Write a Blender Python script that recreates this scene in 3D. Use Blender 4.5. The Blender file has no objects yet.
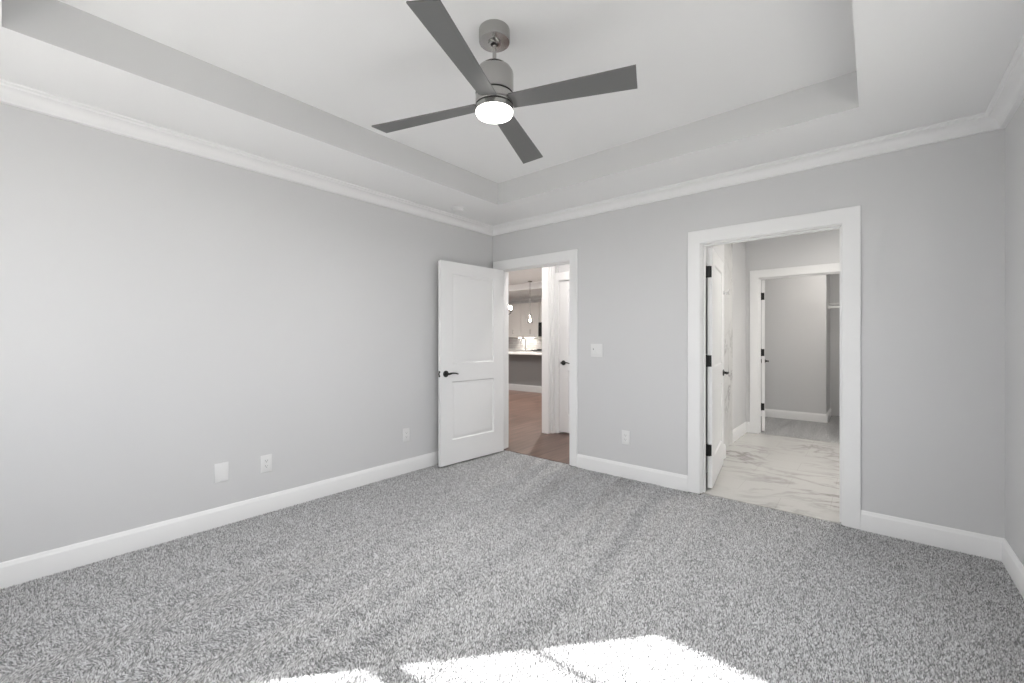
import bpy, bmesh, math
import numpy as np
from mathutils import Vector, Matrix

sc = bpy.context.scene
COL = sc.collection
PI = math.pi

# ------------------------------------------------------------------ camera, sky, sun, exposure
cam_d = bpy.data.cameras.new('camera')
cam_d.sensor_width = 36.0
cam_d.lens = 429.5 * 36.0 / 1024.0
cam_d.shift_y = -0.0018
cam_d.clip_start = 0.02
cam = bpy.data.objects.new('camera', cam_d)
cam.location = (3.291, -3.571, 1.22)
cam.rotation_euler = (PI / 2, 0, 0.6996)
COL.objects.link(cam)
sc.camera = cam

world = bpy.data.worlds.new('sky')
sc.world = world
world.use_nodes = True
wb = world.node_tree.nodes['Background']
wb.inputs[0].default_value = (0.94, 0.97, 1.0, 1)
wb.inputs[1].default_value = 1.56

sun_d = bpy.data.lights.new('sun', 'SUN')
sun_d.energy = 15.0
sun_d.angle = math.radians(0.6)
sun_d.color = (1.0, 0.99, 0.98)
sun = bpy.data.objects.new('sun', sun_d)
sun.location = (-3, -9, 6)
TAN_E = 0.609
sun_dir = Vector((0.656, 0.754, -TAN_E))
sun.rotation_euler = sun_dir.to_track_quat('-Z', 'Y').to_euler()
COL.objects.link(sun)

sc.view_settings.view_transform = 'Standard'
sc.view_settings.look = 'None'
sc.view_settings.gamma = 1.0
sc.view_settings.use_curve_mapping = False
sc.view_settings.exposure = 1.13
sc.cycles.use_denoising = True
sc.cycles.use_adaptive_sampling = False
sc.cycles.use_guiding = True
sc.cycles.max_bounces = 12
sc.cycles.diffuse_bounces = 8
sc.cycles.sample_clamp_indirect = 8.0

# ------------------------------------------------------------------ materials
def mat(name, col, rough=0.6, metal=0.0, spec=0.5, bump=None, emit=None):
    m = bpy.data.materials.new(name)
    m.use_nodes = True
    nt = m.node_tree
    b = nt.nodes['Principled BSDF']
    b.inputs['Base Color'].default_value = (*col, 1)
    b.inputs['Roughness'].default_value = rough
    b.inputs['Metallic'].default_value = metal
    b.inputs['Specular IOR Level'].default_value = spec
    if emit:
        b.inputs['Emission Color'].default_value = (*emit[0], 1)
        b.inputs['Emission Strength'].default_value = emit[1]
    if bump:
        tc = nt.nodes.new('ShaderNodeTexCoord')
        n = nt.nodes.new('ShaderNodeTexNoise')
        n.inputs['Scale'].default_value = bump[0]
        n.inputs['Detail'].default_value = 3
        bp = nt.nodes.new('ShaderNodeBump')
        bp.inputs['Strength'].default_value = bump[1]
        bp.inputs['Distance'].default_value = bump[2]
        nt.links.new(tc.outputs['Object'], n.inputs['Vector'])
        nt.links.new(n.outputs['Fac'], bp.inputs['Height'])
        nt.links.new(bp.outputs['Normal'], b.inputs['Normal'])
    return m

def carpet_mat(name, lo, hi):
    m = mat(name, (0.4, 0.4, 0.4), 1.0, spec=0.05)
    nt = m.node_tree; L = nt.links.new; N = nt.nodes.new
    b = nt.nodes['Principled BSDF']
    b.inputs['Sheen Weight'].default_value = 0.15
    tc = N('ShaderNodeTexCoord')
    n1 = N('ShaderNodeTexNoise'); n1.inputs['Scale'].default_value = 62; n1.inputs['Detail'].default_value = 4; n1.inputs['Roughness'].default_value = 0.85
    n2 = N('ShaderNodeTexNoise'); n2.inputs['Scale'].default_value = 7; n2.inputs['Detail'].default_value = 3
    r1 = N('ShaderNodeValToRGB')
    r1.color_ramp.elements[0].position = 0.36; r1.color_ramp.elements[0].color = (*lo, 1)
    r1.color_ramp.elements[1].position = 0.66; r1.color_ramp.elements[1].color = (*hi, 1)
    # pile brushed one way or the other by the vacuum cleaner: faint streaks running along the room
    mp = N('ShaderNodeMapping'); mp.inputs['Scale'].default_value = (7.5, 0.8, 1); mp.inputs['Rotation'].default_value = (0, 0, 0.05)
    wv = N('ShaderNodeTexNoise'); wv.inputs['Scale'].default_value = 1.0; wv.inputs['Detail'].default_value = 3; wv.inputs['Distortion'].default_value = 0.4
    n3 = N('ShaderNodeTexNoise'); n3.inputs['Scale'].default_value = 26; n3.inputs['Detail'].default_value = 2
    ad = N('ShaderNodeMath'); ad.operation = 'MULTIPLY_ADD'; ad.inputs[1].default_value = 0.62
    ad2 = N('ShaderNodeMath'); ad2.operation = 'MULTIPLY_ADD'; ad2.inputs[1].default_value = 0.16; ad2.inputs[2].default_value = 0.46
    ad3 = N('ShaderNodeMath'); ad3.operation = 'MULTIPLY_ADD'; ad3.inputs[1].default_value = 0.26
    mx = N('ShaderNodeMix'); mx.data_type = 'RGBA'; mx.blend_type = 'MULTIPLY'; mx.inputs[0].default_value = 1.0
    cmb = N('ShaderNodeCombineColor')
    L(tc.outputs['Object'], n1.inputs['Vector']); L(tc.outputs['Object'], n2.inputs['Vector']); L(tc.outputs['Object'], n3.inputs['Vector'])
    L(tc.outputs['Object'], mp.inputs['Vector']); L(mp.outputs[0], wv.inputs['Vector'])
    L(n1.outputs['Fac'], r1.inputs['Fac'])
    L(n2.outputs['Fac'], ad2.inputs[0]); L(n3.outputs['Fac'], ad3.inputs[0]); L(ad2.outputs[0], ad3.inputs[2])
    L(wv.outputs['Fac'], ad.inputs[0]); L(ad3.outputs[0], ad.inputs[2])
    for k in range(3): L(ad.outputs[0], cmb.inputs[k])
    L(r1.outputs['Color'], mx.inputs[6]); L(cmb.outputs[0], mx.inputs[7])
    L(mx.outputs[2], b.inputs['Base Color'])
    bp = N('ShaderNodeBump'); bp.inputs['Strength'].default_value = 1.0; bp.inputs['Distance'].default_value = 0.008
    L(n1.outputs['Fac'], bp.inputs['Height']); L(bp.outputs['Normal'], b.inputs['Normal'])
    return m

def pile_mat(name, lo, hi):
    """Carpet yarn: every tuft has its own shade."""
    m = mat(name, (0.4, 0.4, 0.4), 1.0, spec=0.0)
    nt = m.node_tree; L = nt.links.new; N = nt.nodes.new
    b = nt.nodes['Principled BSDF']
    g = N('ShaderNodeNewGeometry')
    r = N('ShaderNodeValToRGB')
    r.color_ramp.elements[0].position = 0.0; r.color_ramp.elements[0].color = (*lo, 1)
    r.color_ramp.elements[1].position = 1.0; r.color_ramp.elements[1].color = (*hi, 1)
    L(g.outputs['Random Per Island'], r.inputs['Fac']); L(r.outputs['Color'], b.inputs['Base Color'])
    return m

def marble_mat(name, base, vein, scale, tile):
    m = mat(name, base, 0.22, spec=0.5)
    nt = m.node_tree; L = nt.links.new; N = nt.nodes.new
    b = nt.nodes['Principled BSDF']
    tc = N('ShaderNodeTexCoord')
    n0 = N('ShaderNodeTexNoise'); n0.inputs['Scale'].default_value = scale; n0.inputs['Detail'].default_value = 5; n0.inputs['Roughness'].default_value = 0.6
    n0.inputs['Distortion'].default_value = 1.6
    # veins lie where the noise crosses its middle value
    s = N('ShaderNodeMath'); s.operation = 'SUBTRACT'; s.inputs[1].default_value = 0.5
    a = N('ShaderNodeMath'); a.operation = 'ABSOLUTE'
    r = N('ShaderNodeValToRGB')
    r.color_ramp.elements[0].position = 0.0; r.color_ramp.elements[0].color = (*vein, 1)
    r.color_ramp.elements[1].position = 0.055; r.color_ramp.elements[1].color = (*base, 1)
    n2 = N('ShaderNodeTexNoise'); n2.inputs['Scale'].default_value = scale * 0.7; n2.inputs['Detail'].default_value = 2
    r2 = N('ShaderNodeValToRGB')
    r2.color_ramp.elements[0].position = 0.40; r2.color_ramp.elements[0].color = (0, 0, 0, 1)
    r2.color_ramp.elements[1].position = 0.62; r2.color_ramp.elements[1].color = (1, 1, 1, 1)
    mx = N('ShaderNodeMix'); mx.data_type = 'RGBA'; mx.inputs[6].default_value = (*base, 1)
    mp = N('ShaderNodeMapping'); mp.inputs['Scale'].default_value = (0.75, 1.35, 1.0); mp.inputs['Rotation'].default_value = (0, 0, -0.7)
    L(tc.outputs['Object'], mp.inputs[0])
    L(mp.outputs[0], n0.inputs['Vector']); L(tc.outputs['Object'], n2.inputs['Vector'])
    L(n0.outputs['Fac'], s.inputs[0]); L(s.outputs[0], a.inputs[0]); L(a.outputs[0], r.inputs['Fac'])
    L(n2.outputs['Fac'], r2.inputs['Fac']); L(r2.outputs['Color'], mx.inputs[0]); L(r.outputs['Color'], mx.inputs[7])
    # fine grout joints
    br = N('ShaderNodeTexBrick'); br.offset = 0.5
    br.inputs['Color1'].default_value = (1, 1, 1, 1); br.inputs['Color2'].default_value = (0.97, 0.97, 0.97, 1)
    br.inputs['Mortar'].default_value = (0.80, 0.79, 0.78, 1)
    br.inputs['Scale'].default_value = 1.0; br.inputs['Mortar Size'].default_value = 0.0016
    br.inputs['Brick Width'].default_value = tile[0]; br.inputs['Row Height'].default_value = tile[1]
    m2 = N('ShaderNodeMix'); m2.data_type = 'RGBA'; m2.blend_type = 'MULTIPLY'; m2.inputs[0].default_value = 1
    L(tc.outputs['Object'], br.inputs['Vector'])
    L(mx.outputs[2], m2.inputs[6]); L(br.outputs['Color'], m2.inputs[7]); L(m2.outputs[2], b.inputs['Base Color'])
    return m

def plank_mat(name):
    m = mat(name, (0.2, 0.12, 0.09), 0.38)
    nt = m.node_tree; L = nt.links.new; N = nt.nodes.new
    b = nt.nodes['Principled BSDF']
    tc = N('ShaderNodeTexCoord')
    mp = N('ShaderNodeMapping'); mp.inputs['Rotation'].default_value = (0, 0, PI / 2)
    br = N('ShaderNodeTexBrick'); br.offset = 0.37
    br.inputs['Color1'].default_value = (0.110, 0.064, 0.049, 1); br.inputs['Color2'].default_value = (0.175, 0.110, 0.086, 1)
    br.inputs['Mortar'].default_value = (0.10, 0.06, 0.045, 1); br.inputs['Scale'].default_value = 1
    br.inputs['Mortar Size'].default_value = 0.0015; br.inputs['Brick Width'].default_value = 1.3; br.inputs['Row Height'].default_value = 0.15
    mp2 = N('ShaderNodeMapping'); mp2.inputs['Scale'].default_value = (22, 1.6, 1)
    n = N('ShaderNodeTexNoise'); n.inputs['Scale'].default_value = 1.0; n.inputs['Detail'].default_value = 5
    r = N('ShaderNodeValToRGB'); r.color_ramp.elements[0].position = 0.3; r.color_ramp.elements[0].color = (0.6, 0.58, 0.57, 1)
    r.color_ramp.elements[1].position = 0.7; r.color_ramp.elements[1].color = (1.15, 1.15, 1.15, 1)
    mx = N('ShaderNodeMix'); mx.data_type = 'RGBA'; mx.blend_type = 'MULTIPLY'; mx.inputs[0].default_value = 1
    L(tc.outputs['Object'], mp.inputs[0]); L(mp.outputs[0], br.inputs['Vector'])
    L(tc.outputs['Object'], mp2.inputs[0]); L(mp2.outputs[0], n.inputs['Vector']); L(n.outputs['Fac'], r.inputs['Fac'])
    L(br.outputs['Color'], mx.inputs[6]); L(r.outputs['Color'], mx.inputs[7]); L(mx.outputs[2], b.inputs['Base Color'])
    return m

def backsplash_mat(name):
    m = mat(name, (0.36, 0.35, 0.34), 0.2)
    nt = m.node_tree; L = nt.links.new; N = nt.nodes.new
    b = nt.nodes['Principled BSDF']
    tc = N('ShaderNodeTexCoord')
    mp = N('ShaderNodeMapping'); mp.inputs['Rotation'].default_value = (PI / 2, 0, 0)
    br = N('ShaderNodeTexBrick'); br.offset = 0.5
    br.inputs['Color1'].default_value = (0.30, 0.29, 0.285, 1); br.inputs['Color2'].default_value = (0.40, 0.39, 0.385, 1)
    br.inputs['Mortar'].default_value = (0.55, 0.54, 0.53, 1); br.inputs['Scale'].default_value = 1
    br.inputs['Mortar Size'].default_value = 0.003; br.inputs['Brick Width'].default_value = 0.30; br.inputs['Row Height'].default_value = 0.076
    L(tc.outputs['Object'], mp.inputs[0]); L(mp.outputs[0], br.inputs['Vector']); L(br.outputs['Color'], b.inputs['Base Color'])
    return m

def glass_mat(name, tint=(1, 1, 1), gloss=0.08):
    m = bpy.data.materials.new(name); m.use_nodes = True
    nt = m.node_tree; nt.nodes.clear(); N = nt.nodes.new; L = nt.links.new
    o = N('ShaderNodeOutputMaterial'); t = N('ShaderNodeBsdfTransparent'); g = N('ShaderNodeBsdfGlossy')
    t.inputs[0].default_value = (*tint, 1); g.inputs['Roughness'].default_value = 0.02
    mx = N('ShaderNodeMixShader'); mx.inputs[0].default_value = gloss
    L(t.outputs[0], mx.inputs[1]); L(g.outputs[0], mx.inputs[2]); L(mx.outputs[0], o.inputs[0])
    return m

def brushed_mat(name, col, rough):
    m = mat(name, col, rough, metal=1.0)
    nt = m.node_tree; b = nt.nodes['Principled BSDF']
    b.inputs['Anisotropic'].default_value = 0.8
    tg = nt.nodes.new('ShaderNodeTangent'); tg.direction_type = 'RADIAL'; tg.axis = 'Z'
    nt.links.new(tg.outputs[0], b.inputs['Tangent'])
    return m

M = {}
M['wall'] = mat('wall_paint_grey', (0.66, 0.66, 0.665), 0.85, spec=0.25, bump=(220, 0.12, 0.002))
M['ceil'] = mat('ceiling_paint_white', (0.88, 0.88, 0.88), 0.9, spec=0.2, bump=(160, 0.10, 0.002))
M['tray'] = mat('tray_paint_grey', (0.66, 0.66, 0.66), 0.85, spec=0.25, bump=(220, 0.12, 0.002))
M['trim'] = mat('trim_paint_white', (0.86, 0.86, 0.86), 0.5)
M['door'] = mat('door_paint_white', (0.85, 0.85, 0.85), 0.38)
M['carpet_closet'] = carpet_mat('carpet_grey_pile_closet', (0.13, 0.13, 0.13), (0.66, 0.66, 0.665))
M['backing'] = mat('carpet_backing', (0.16, 0.16, 0.16), 1.0, spec=0.0)
M['pile'] = pile_mat('carpet_yarn_grey', (0.20, 0.20, 0.20), (0.80, 0.80, 0.81))
M['marble'] = marble_mat('marble_floor_tile', (0.57, 0.56, 0.54), (0.29, 0.275, 0.26), 1.5, (0.61, 0.305))
M['marble_wall'] = marble_mat('marble_wall_tile', (0.70, 0.70, 0.69), (0.36, 0.35, 0.35), 3.0, (0.61, 0.305))
M['wood'] = plank_mat('brown_floor_planks')
M['backsplash'] = backsplash_mat('grey_subway_tile')
M['nickel'] = brushed_mat('brushed_nickel', (0.44, 0.432, 0.42), 0.22)
M['blade'] = mat('fan_blade_silver_grey', (0.16, 0.16, 0.16), 0.45, spec=0.4)
M['dark'] = mat('dark_gap', (0.02, 0.02, 0.02), 0.6)
M['black'] = mat('matte_black_metal', (0.012, 0.012, 0.012), 0.42, spec=0.4)
M['lamp'] = mat('frosted_lamp_glass', (0.9, 0.9, 0.88), 0.4, emit=((1.0, 0.96, 0.91), 5.0))
M['plastic'] = mat('white_plastic', (0.80, 0.80, 0.80), 0.35)
M['slot'] = mat('outlet_slot', (0.22, 0.22, 0.22), 0.6)
M['chrome'] = mat('chrome', (0.75, 0.75, 0.76), 0.15, metal=1.0)
M['island'] = mat('island_paint_grey', (0.20, 0.20, 0.20), 0.5)
M['counter'] = mat('counter_quartz_white', (0.78, 0.77, 0.75), 0.2)
M['cab'] = mat('cabinet_paint_white', (0.74, 0.72, 0.69), 0.4)
M['steel'] = brushed_mat('stainless_steel', (0.5, 0.5, 0.5), 0.3)
M['glassblack'] = mat('black_glass', (0.015, 0.015, 0.017), 0.1)
M['glass'] = glass_mat('clear_glass')
M['shade'] = glass_mat('clear_shade_glass', (0.93, 0.93, 0.93), 0.18)
M['bulb'] = mat('lit_bulb', (1, 1, 1), 0.4, emit=((1.0, 0.86, 0.68), 15.0))
M['strip'] = mat('lit_strip', (1, 1, 1), 0.4, emit=((1.0, 0.93, 0.84), 20.0))
M['ceilinglamp'] = mat('lit_ceiling_disc', (1, 1, 1), 0.4, emit=((1.0, 0.95, 0.88), 6.0))
M['ground'] = mat('ground_concrete', (0.42, 0.41, 0.38), 0.9, bump=(20, 0.2, 0.01))
M['siding'] = mat('siding', (0.6, 0.6, 0.58), 0.8)

for k in ('ceilinglamp', 'strip', 'bulb', 'lamp'): M[k].cycles.emission_sampling = 'NONE'

# ------------------------------------------------------------------ mesh builder
class MB:
    def __init__(s): s.bm = bmesh.new(); s.mi = 0
    def verts(s, pts): return [s.bm.verts.new(p) for p in pts]
    def face(s, vs):
        try:
            f = s.bm.faces.new(vs); f.material_index = s.mi; return f
        except ValueError: return None
    def poly(s, pts): return s.face(s.verts(pts))
    def box(s, lo, hi, bev=0.0, seg=2):
        x0, y0, z0 = lo; x1, y1, z1 = hi
        v = s.verts([(x0,y0,z0),(x1,y0,z0),(x1,y1,z0),(x0,y1,z0),(x0,y0,z1),(x1,y0,z1),(x1,y1,z1),(x0,y1,z1)])
        fs = [s.face([v[i] for i in q]) for q in ((3,2,1,0),(4,5,6,7),(0,1,5,4),(1,2,6,5),(2,3,7,6),(3,0,4,7))]
        if bev > 0:
            es = list({e for f in fs for e in f.edges})
            bmesh.ops.bevel(s.bm, geom=es, offset=bev, segments=seg, profile=0.5, affect='EDGES')
        return s
    def obox(s, o, u, v, w, bev=0.0, seg=2):      # box from an origin and three edge vectors
        o, u, v, w = map(Vector, (o, u, v, w))
        p = [o, o+u, o+u+v, o+v, o+w, o+u+w, o+u+v+w, o+v+w]
        vs = s.verts(p)
        fs = [s.face([vs[i] for i in q]) for q in ((3,2,1,0),(4,5,6,7),(0,1,5,4),(1,2,6,5),(2,3,7,6),(3,0,4,7))]
        if bev > 0:
            es = list({e for f in fs for e in f.edges})
            bmesh.ops.bevel(s.bm, geom=es, offset=bev, segments=seg, profile=0.5, affect='EDGES')
        return s
    def lathe(s, prof, c=(0,0,0), n=48, ax='Z', cap=True):
        # prof: list of (r, h) along the axis
        c = Vector(c)
        def P(r, h, a):
            x, y = r*math.cos(a), r*math.sin(a)
            if ax == 'Z': return c + Vector((x, y, h))
            if ax == 'X': return c + Vector((h, x, y))
            return c + Vector((x, h, y))
        rings = []
        for r, h in prof:
            if r < 1e-6: rings.append(s.verts([P(0, h, 0)]))
            else: rings.append(s.verts([P(r, h, 2*PI*k/n) for k in range(n)]))
        for A, B in zip(rings, rings[1:]):
            for k in range(n):
                k2 = (k+1) % n
                if len(A) == 1 and len(B) == 1: continue
                if len(A) == 1: s.face([A[0], B[k2], B[k]])
                elif len(B) == 1: s.face([A[k], A[k2], B[0]])
                else: s.face([A[k], A[k2], B[k2], B[k]])
        if cap:
            for R in (rings[0], rings[-1]):
                if len(R) > 2: s.face(R)
        return s
    def tube(s, pts, rad, n=12):
        pts = [Vector(p) for p in pts]
        rad = rad if isinstance(rad, (list, tuple)) else [rad]*len(pts)
        rings = []; up = None
        for i, p in enumerate(pts):
            d = (pts[min(i+1, len(pts)-1)] - pts[max(i-1, 0)]).normalized()
            if up is None:
                up = Vector((0,0,1)) if abs(d.z) < 0.9 else Vector((1,0,0))
            a = d.cross(up).normalized(); b = a.cross(d).normalized(); up = b
            rings.append(s.verts([p + a*(rad[i]*math.cos(2*PI*k/n)) + b*(rad[i]*math.sin(2*PI*k/n)) for k in range(n)]))
        for A, B in zip(rings, rings[1:]):
            for k in range(n): s.face([A[k], A[(k+1)%n], B[(k+1)%n], B[k]])
        s.face(rings[0]); s.face(rings[-1])
        return s
    def sweep(s, o, d, nrm, prof, s0, s1, m0=0.0, m1=0.0):
        # profile (offset from wall, z) run along a wall; m0/m1 shift the ends per unit offset (mitres)
        o = Vector(o); d = Vector(d); nrm = Vector(nrm)
        A = s.verts([o + d*(s0 + m0*q) + nrm*q + Vector((0,0,z)) for q, z in prof])
        B = s.verts([o + d*(s1 + m1*q) + nrm*q + Vector((0,0,z)) for q, z in prof])
        k = len(prof)
        for i in range(k): s.face([A[i], A[(i+1)%k], B[(i+1)%k], B[i]])
        s.face(A); s.face(B)
        return s
    def build(s, name, m, parent=None, smooth=35):
        bmesh.ops.recalc_face_normals(s.bm, faces=s.bm.faces)
        me = bpy.data.meshes.new(name)
        s.bm.to_mesh(me); s.bm.free()
        for x in (m if isinstance(m, (list, tuple)) else [m]): me.materials.append(x)
        if smooth:
            me.shade_smooth(); me.set_sharp_from_angle(angle=math.radians(smooth))
        o = bpy.data.objects.new(name, me); COL.objects.link(o)
        if parent:
            o.parent = parent
        return o

def tag(o, label, cat, group=None):
    o['label'] = label; o['category'] = cat
    if group: o['group'] = group
    return o
def struct(o, label=None, cat=None):
    o['kind'] = 'structure'
    if label: o['label'] = label; o['category'] = cat
    return o
def thing(name, loc, label, cat, group=None, rz=0.0):
    o = bpy.data.objects.new(name, None); COL.objects.link(o)
    o.empty_display_size = 0.1
    o.location = loc; o.rotation_euler = (0, 0, rz)
    return tag(o, label, cat, group)
def dup(root, loc, rz, label):
    r = root.copy(); COL.objects.link(r); r.location = loc; r.rotation_euler = (0, 0, rz); r['label'] = label
    for ch in list(root.children):
        c = ch.copy(); COL.objects.link(c); c.parent = r
        for g in list(ch.children):
            e = g.copy(); COL.objects.link(e); e.parent = c
    return r

# ------------------------------------------------------------------ room dimensions (metres)
W = 3.848            # left wall x=0, right wall x=W
YR = -4.17           # rear wall behind the camera
T = 0.12             # wall thickness
ZC = 2.4725           # perimeter ceiling
ZT = 2.671           # tray ceiling
TX0, TX1, TY0, TY1 = 0.623, 3.2305, -3.571, -0.600
A0, A1, AZ = 0.128, 1.022, 1.985      # hall doorway (between jamb faces)
B0, B1, BZ = 2.247, 3.128, 1.978      # bathroom doorway
C0, C1, CZ = 2.150, 3.020, 2.015      # closet doorway in bathroom far wall
YF = 2.762                            # bathroom far wall

# ------------------------------------------------------------------ floors
def carpet_floor(name, x0, x1, y0, y1, gaps, pitch, seed):
    """Slab with cut pile: small leaning tufts, brushed to and fro in streaks by the vacuum cleaner."""
    rng = np.random.default_rng(seed)
    nx, ny = int((x1-x0)/pitch), int((y1-y0)/pitch)
    gx, gy = np.meshgrid(np.linspace(x0, x1, nx), np.linspace(y0, y1, ny))
    cx = (gx + rng.uniform(-0.45, 0.45, gx.shape)*pitch).ravel(); cy = (gy + rng.uniform(-0.45, 0.45, gx.shape)*pitch).ravel()
    keep = (cx > x0) & (cx < x1) & (cy < -0.016)
    for a, c, d in gaps: keep |= (cx > a) & (cx < c) & (cy < d) & (cy > y0)
    cx, cy = cx[keep], cy[keep]; n = len(cx)
    # brush direction: long streaks along the room, about 0.3 m apart, wandering a little
    wob = 0.05*np.sin(1.3*cy+0.6) + 0.02*np.sin(3.9*cy+1.9*cx) + 0.06*cy
    ph = (cx + wob)*2*np.pi/0.23
    st = np.tanh(1.5*np.sin(ph) + 0.9*np.sin(0.43*ph+0.5*cy+0.7) + 0.6*np.sin(2.3*ph+1.7*cy))
    st *= np.exp(-((cx-1.45)/1.05)**4) * np.clip(0.85 + 0.30*np.sin(1.9*cy+1.1*cx+0.4), 0.0, 1.0)
    ht = rng.uniform(0.75, 1.15, n)*0.0112*(1.0 - 0.26*np.clip(st, 0, 1))
    w = rng.uniform(0.0046, 0.0066, n)*pitch/0.0085
    ang = rng.uniform(0, np.pi/2, n)
    lx = rng.normal(0, 0.0024, n); ly = rng.normal(0, 0.0024, n) + 0.0092*st
    V = np.empty((n, 5, 3), np.float32)
    for k in range(4):
        V[:, k, 0] = cx + w*np.cos(ang+k*np.pi/2); V[:, k, 1] = cy + w*np.sin(ang+k*np.pi/2); V[:, k, 2] = -0.0095
    V[:, 4, 0] = cx+lx; V[:, 4, 1] = cy+ly; V[:, 4, 2] = -0.0095 + ht - 0.25*(np.abs(lx)+np.abs(ly))
    base = np.array([(x0-0.016, y0-0.016, -0.06), (x1+0.016, y0-0.016, -0.06), (x1+0.016, 0.025, -0.06), (x0-0.016, 0.025, -0.06),
                     (x0-0.016, y0-0.016, -0.009), (x1+0.016, y0-0.016, -0.009), (x1+0.016, 0.025, -0.009), (x0-0.016, 0.025, -0.009)], np.float32)
    off = (np.arange(n)*5 + 8)[:, None]
    tri = np.concatenate([off + np.array([[k, (k+1) % 4, 4]]) for k in range(4)], 1).reshape(-1)
    quads = np.array([(3,2,1,0),(4,5,6,7),(0,1,5,4),(1,2,6,5),(2,3,7,6),(3,0,4,7)]).reshape(-1)
    me = bpy.data.meshes.new(name)
    me.vertices.add(8 + n*5); me.vertices.foreach_set('co', np.concatenate([base.ravel(), V.ravel()]))
    me.loops.add(24 + n*12); me.loops.foreach_set('vertex_index', np.concatenate([quads, tri]).astype(np.int32))
    me.polygons.add(6 + n*4)
    me.polygons.foreach_set('loop_start', np.concatenate([np.arange(6)*4, 24 + np.arange(n*4)*3]).astype(np.int32))
    me.polygons.foreach_set('material_index', np.concatenate([np.ones(6), np.zeros(n*4)]).astype(np.int32))
    me.update(calc_edges=True)
    me.materials.append(M['pile']); me.materials.append(M['backing'])
    o = bpy.data.objects.new(name, me); COL.objects.link(o)
    return o
struct(carpet_floor('floor', 0.016, W-0.016, YR+0.016, 0.020, [(A0, A1, 0.016), (B0, B1, 0.016)], 0.0056, 3), 'grey speckled wall to wall carpet of the bedroom', 'carpet')
b = MB(); b.box((1.88, 0.0252, -0.06), (4.6, 2.80, -0.002))
struct(b.build('floor_bathroom', M['marble']), 'white and grey veined marble tile floor of the bathroom', 'tile floor')
b = MB(); b.box((1.80, 2.8002, -0.06), (3.75, 5.2, 0.0))
struct(b.build('floor_closet', M['carpet_closet']), 'grey carpet inside the closet beyond the bathroom', 'carpet')
b = MB(); b.box((-8.0, 0.0252, -0.06), (1.8798, 7.4, -0.002))
struct(b.build('floor_hall', M['wood']), 'brown wood plank floor of the hall and kitchen', 'wood floor')

# ------------------------------------------------------------------ walls
def wall(name, boxes, m=M['wall'], label=None):
    b = MB()
    for lo, hi in boxes: b.box(lo, hi)
    return struct(b.build(name, m, smooth=0), label, 'wall' if label else None)

wall('wall_left', [((-T, YR-0.15, -0.06), (0, 0.0, 2.9))], label='long plain light grey wall on the left of the bedroom')
JT = 0.02
wall('wall_back', [
    ((-T, 0, -0.06), (A0-JT, T, 2.9)), ((A0-JT, 0, AZ+JT), (A1+JT, T, 2.9)),
    ((A1+JT, 0, -0.06), (B0-JT, T, 2.9)), ((B0-JT, 0, BZ+JT), (B1+JT, T, 2.9)),
    ((B1+JT, 0, -0.06), (W+0.15, T, 2.9))], label='light grey bedroom wall with the two white doorways')
RW = (-2.70, -1.10)     # unseen window added in the right wall to light the back of the room
WZ0, WZ1 = 0.62, 2.06
wall('wall_right', [((W, YR-0.15, -0.06), (W+0.15, RW[0], 2.9)), ((W, RW[1], -0.06), (W+0.15, 0.0, 2.9)), ((W, RW[0], -0.06), (W+0.15, RW[1], WZ0)), ((W, RW[0], WZ1), (W+0.15, RW[1], 2.9))], label='grey wall at the right edge of the bedroom')

# rear wall with two window openings
WIN = [(0.388, 1.416), (1.54, 2.54)]
rear = []
xs = [-T] + [v for w in WIN for v in w] + [W]
for i in range(0, len(xs), 2): rear.append(((xs[i], YR-0.15, -0.06), (xs[i+1], YR, 2.9)))
for x0, x1 in WIN:
    rear.append(((x0, YR-0.15, -0.06), (x1, YR, WZ0))); rear.append(((x0, YR-0.15, WZ1), (x1, YR, 2.9)))
wall('wall_rear', rear, label='grey bedroom wall behind the camera holding the windows')

# ------------------------------------------------------------------ tray ceiling
b = MB()
def ring(b, x0, x1, y0, y1, X0, X1, Y0, Y1, z):
    b.poly([(X0,Y0,z),(X1,Y0,z),(x1,y0,z),(x0,y0,z)]); b.poly([(X1,Y0,z),(X1,Y1,z),(x1,y1,z),(x1,y0,z)])
    b.poly([(X1,Y1,z),(X0,Y1,z),(x0,y1,z),(x1,y1,z)]); b.poly([(X0,Y1,z),(X0,Y0,z),(x0,y0,z),(x0,y1,z)])
# solid slabs: four perimeter soffits, tray lid
b.mi = 0
b.box((0, YR, ZC), (TX0, 0, 2.9)); b.box((TX1, YR, ZC), (W, 0, 2.9))
b.box((TX0, YR, ZC), (TX1, TY0, 2.9)); b.box((TX0, TY1, ZC), (TX1, 0, 2.9))
b.box((TX0, TY0, ZT), (TX1, TY1, 2.9))
co = b.build('ceiling', [M['ceil'], M['tray']], smooth=0)
for p in co.data.polygons:
    c = p.center; n = p.normal
    if abs(n.z) < 0.1 and TX0-0.01 < c.x < TX1+0.01 and TY0-0.01 < c.y < TY1+0.01: p.material_index = 1
struct(co, 'white tray ceiling with grey recessed sides', 'ceiling')

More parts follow.
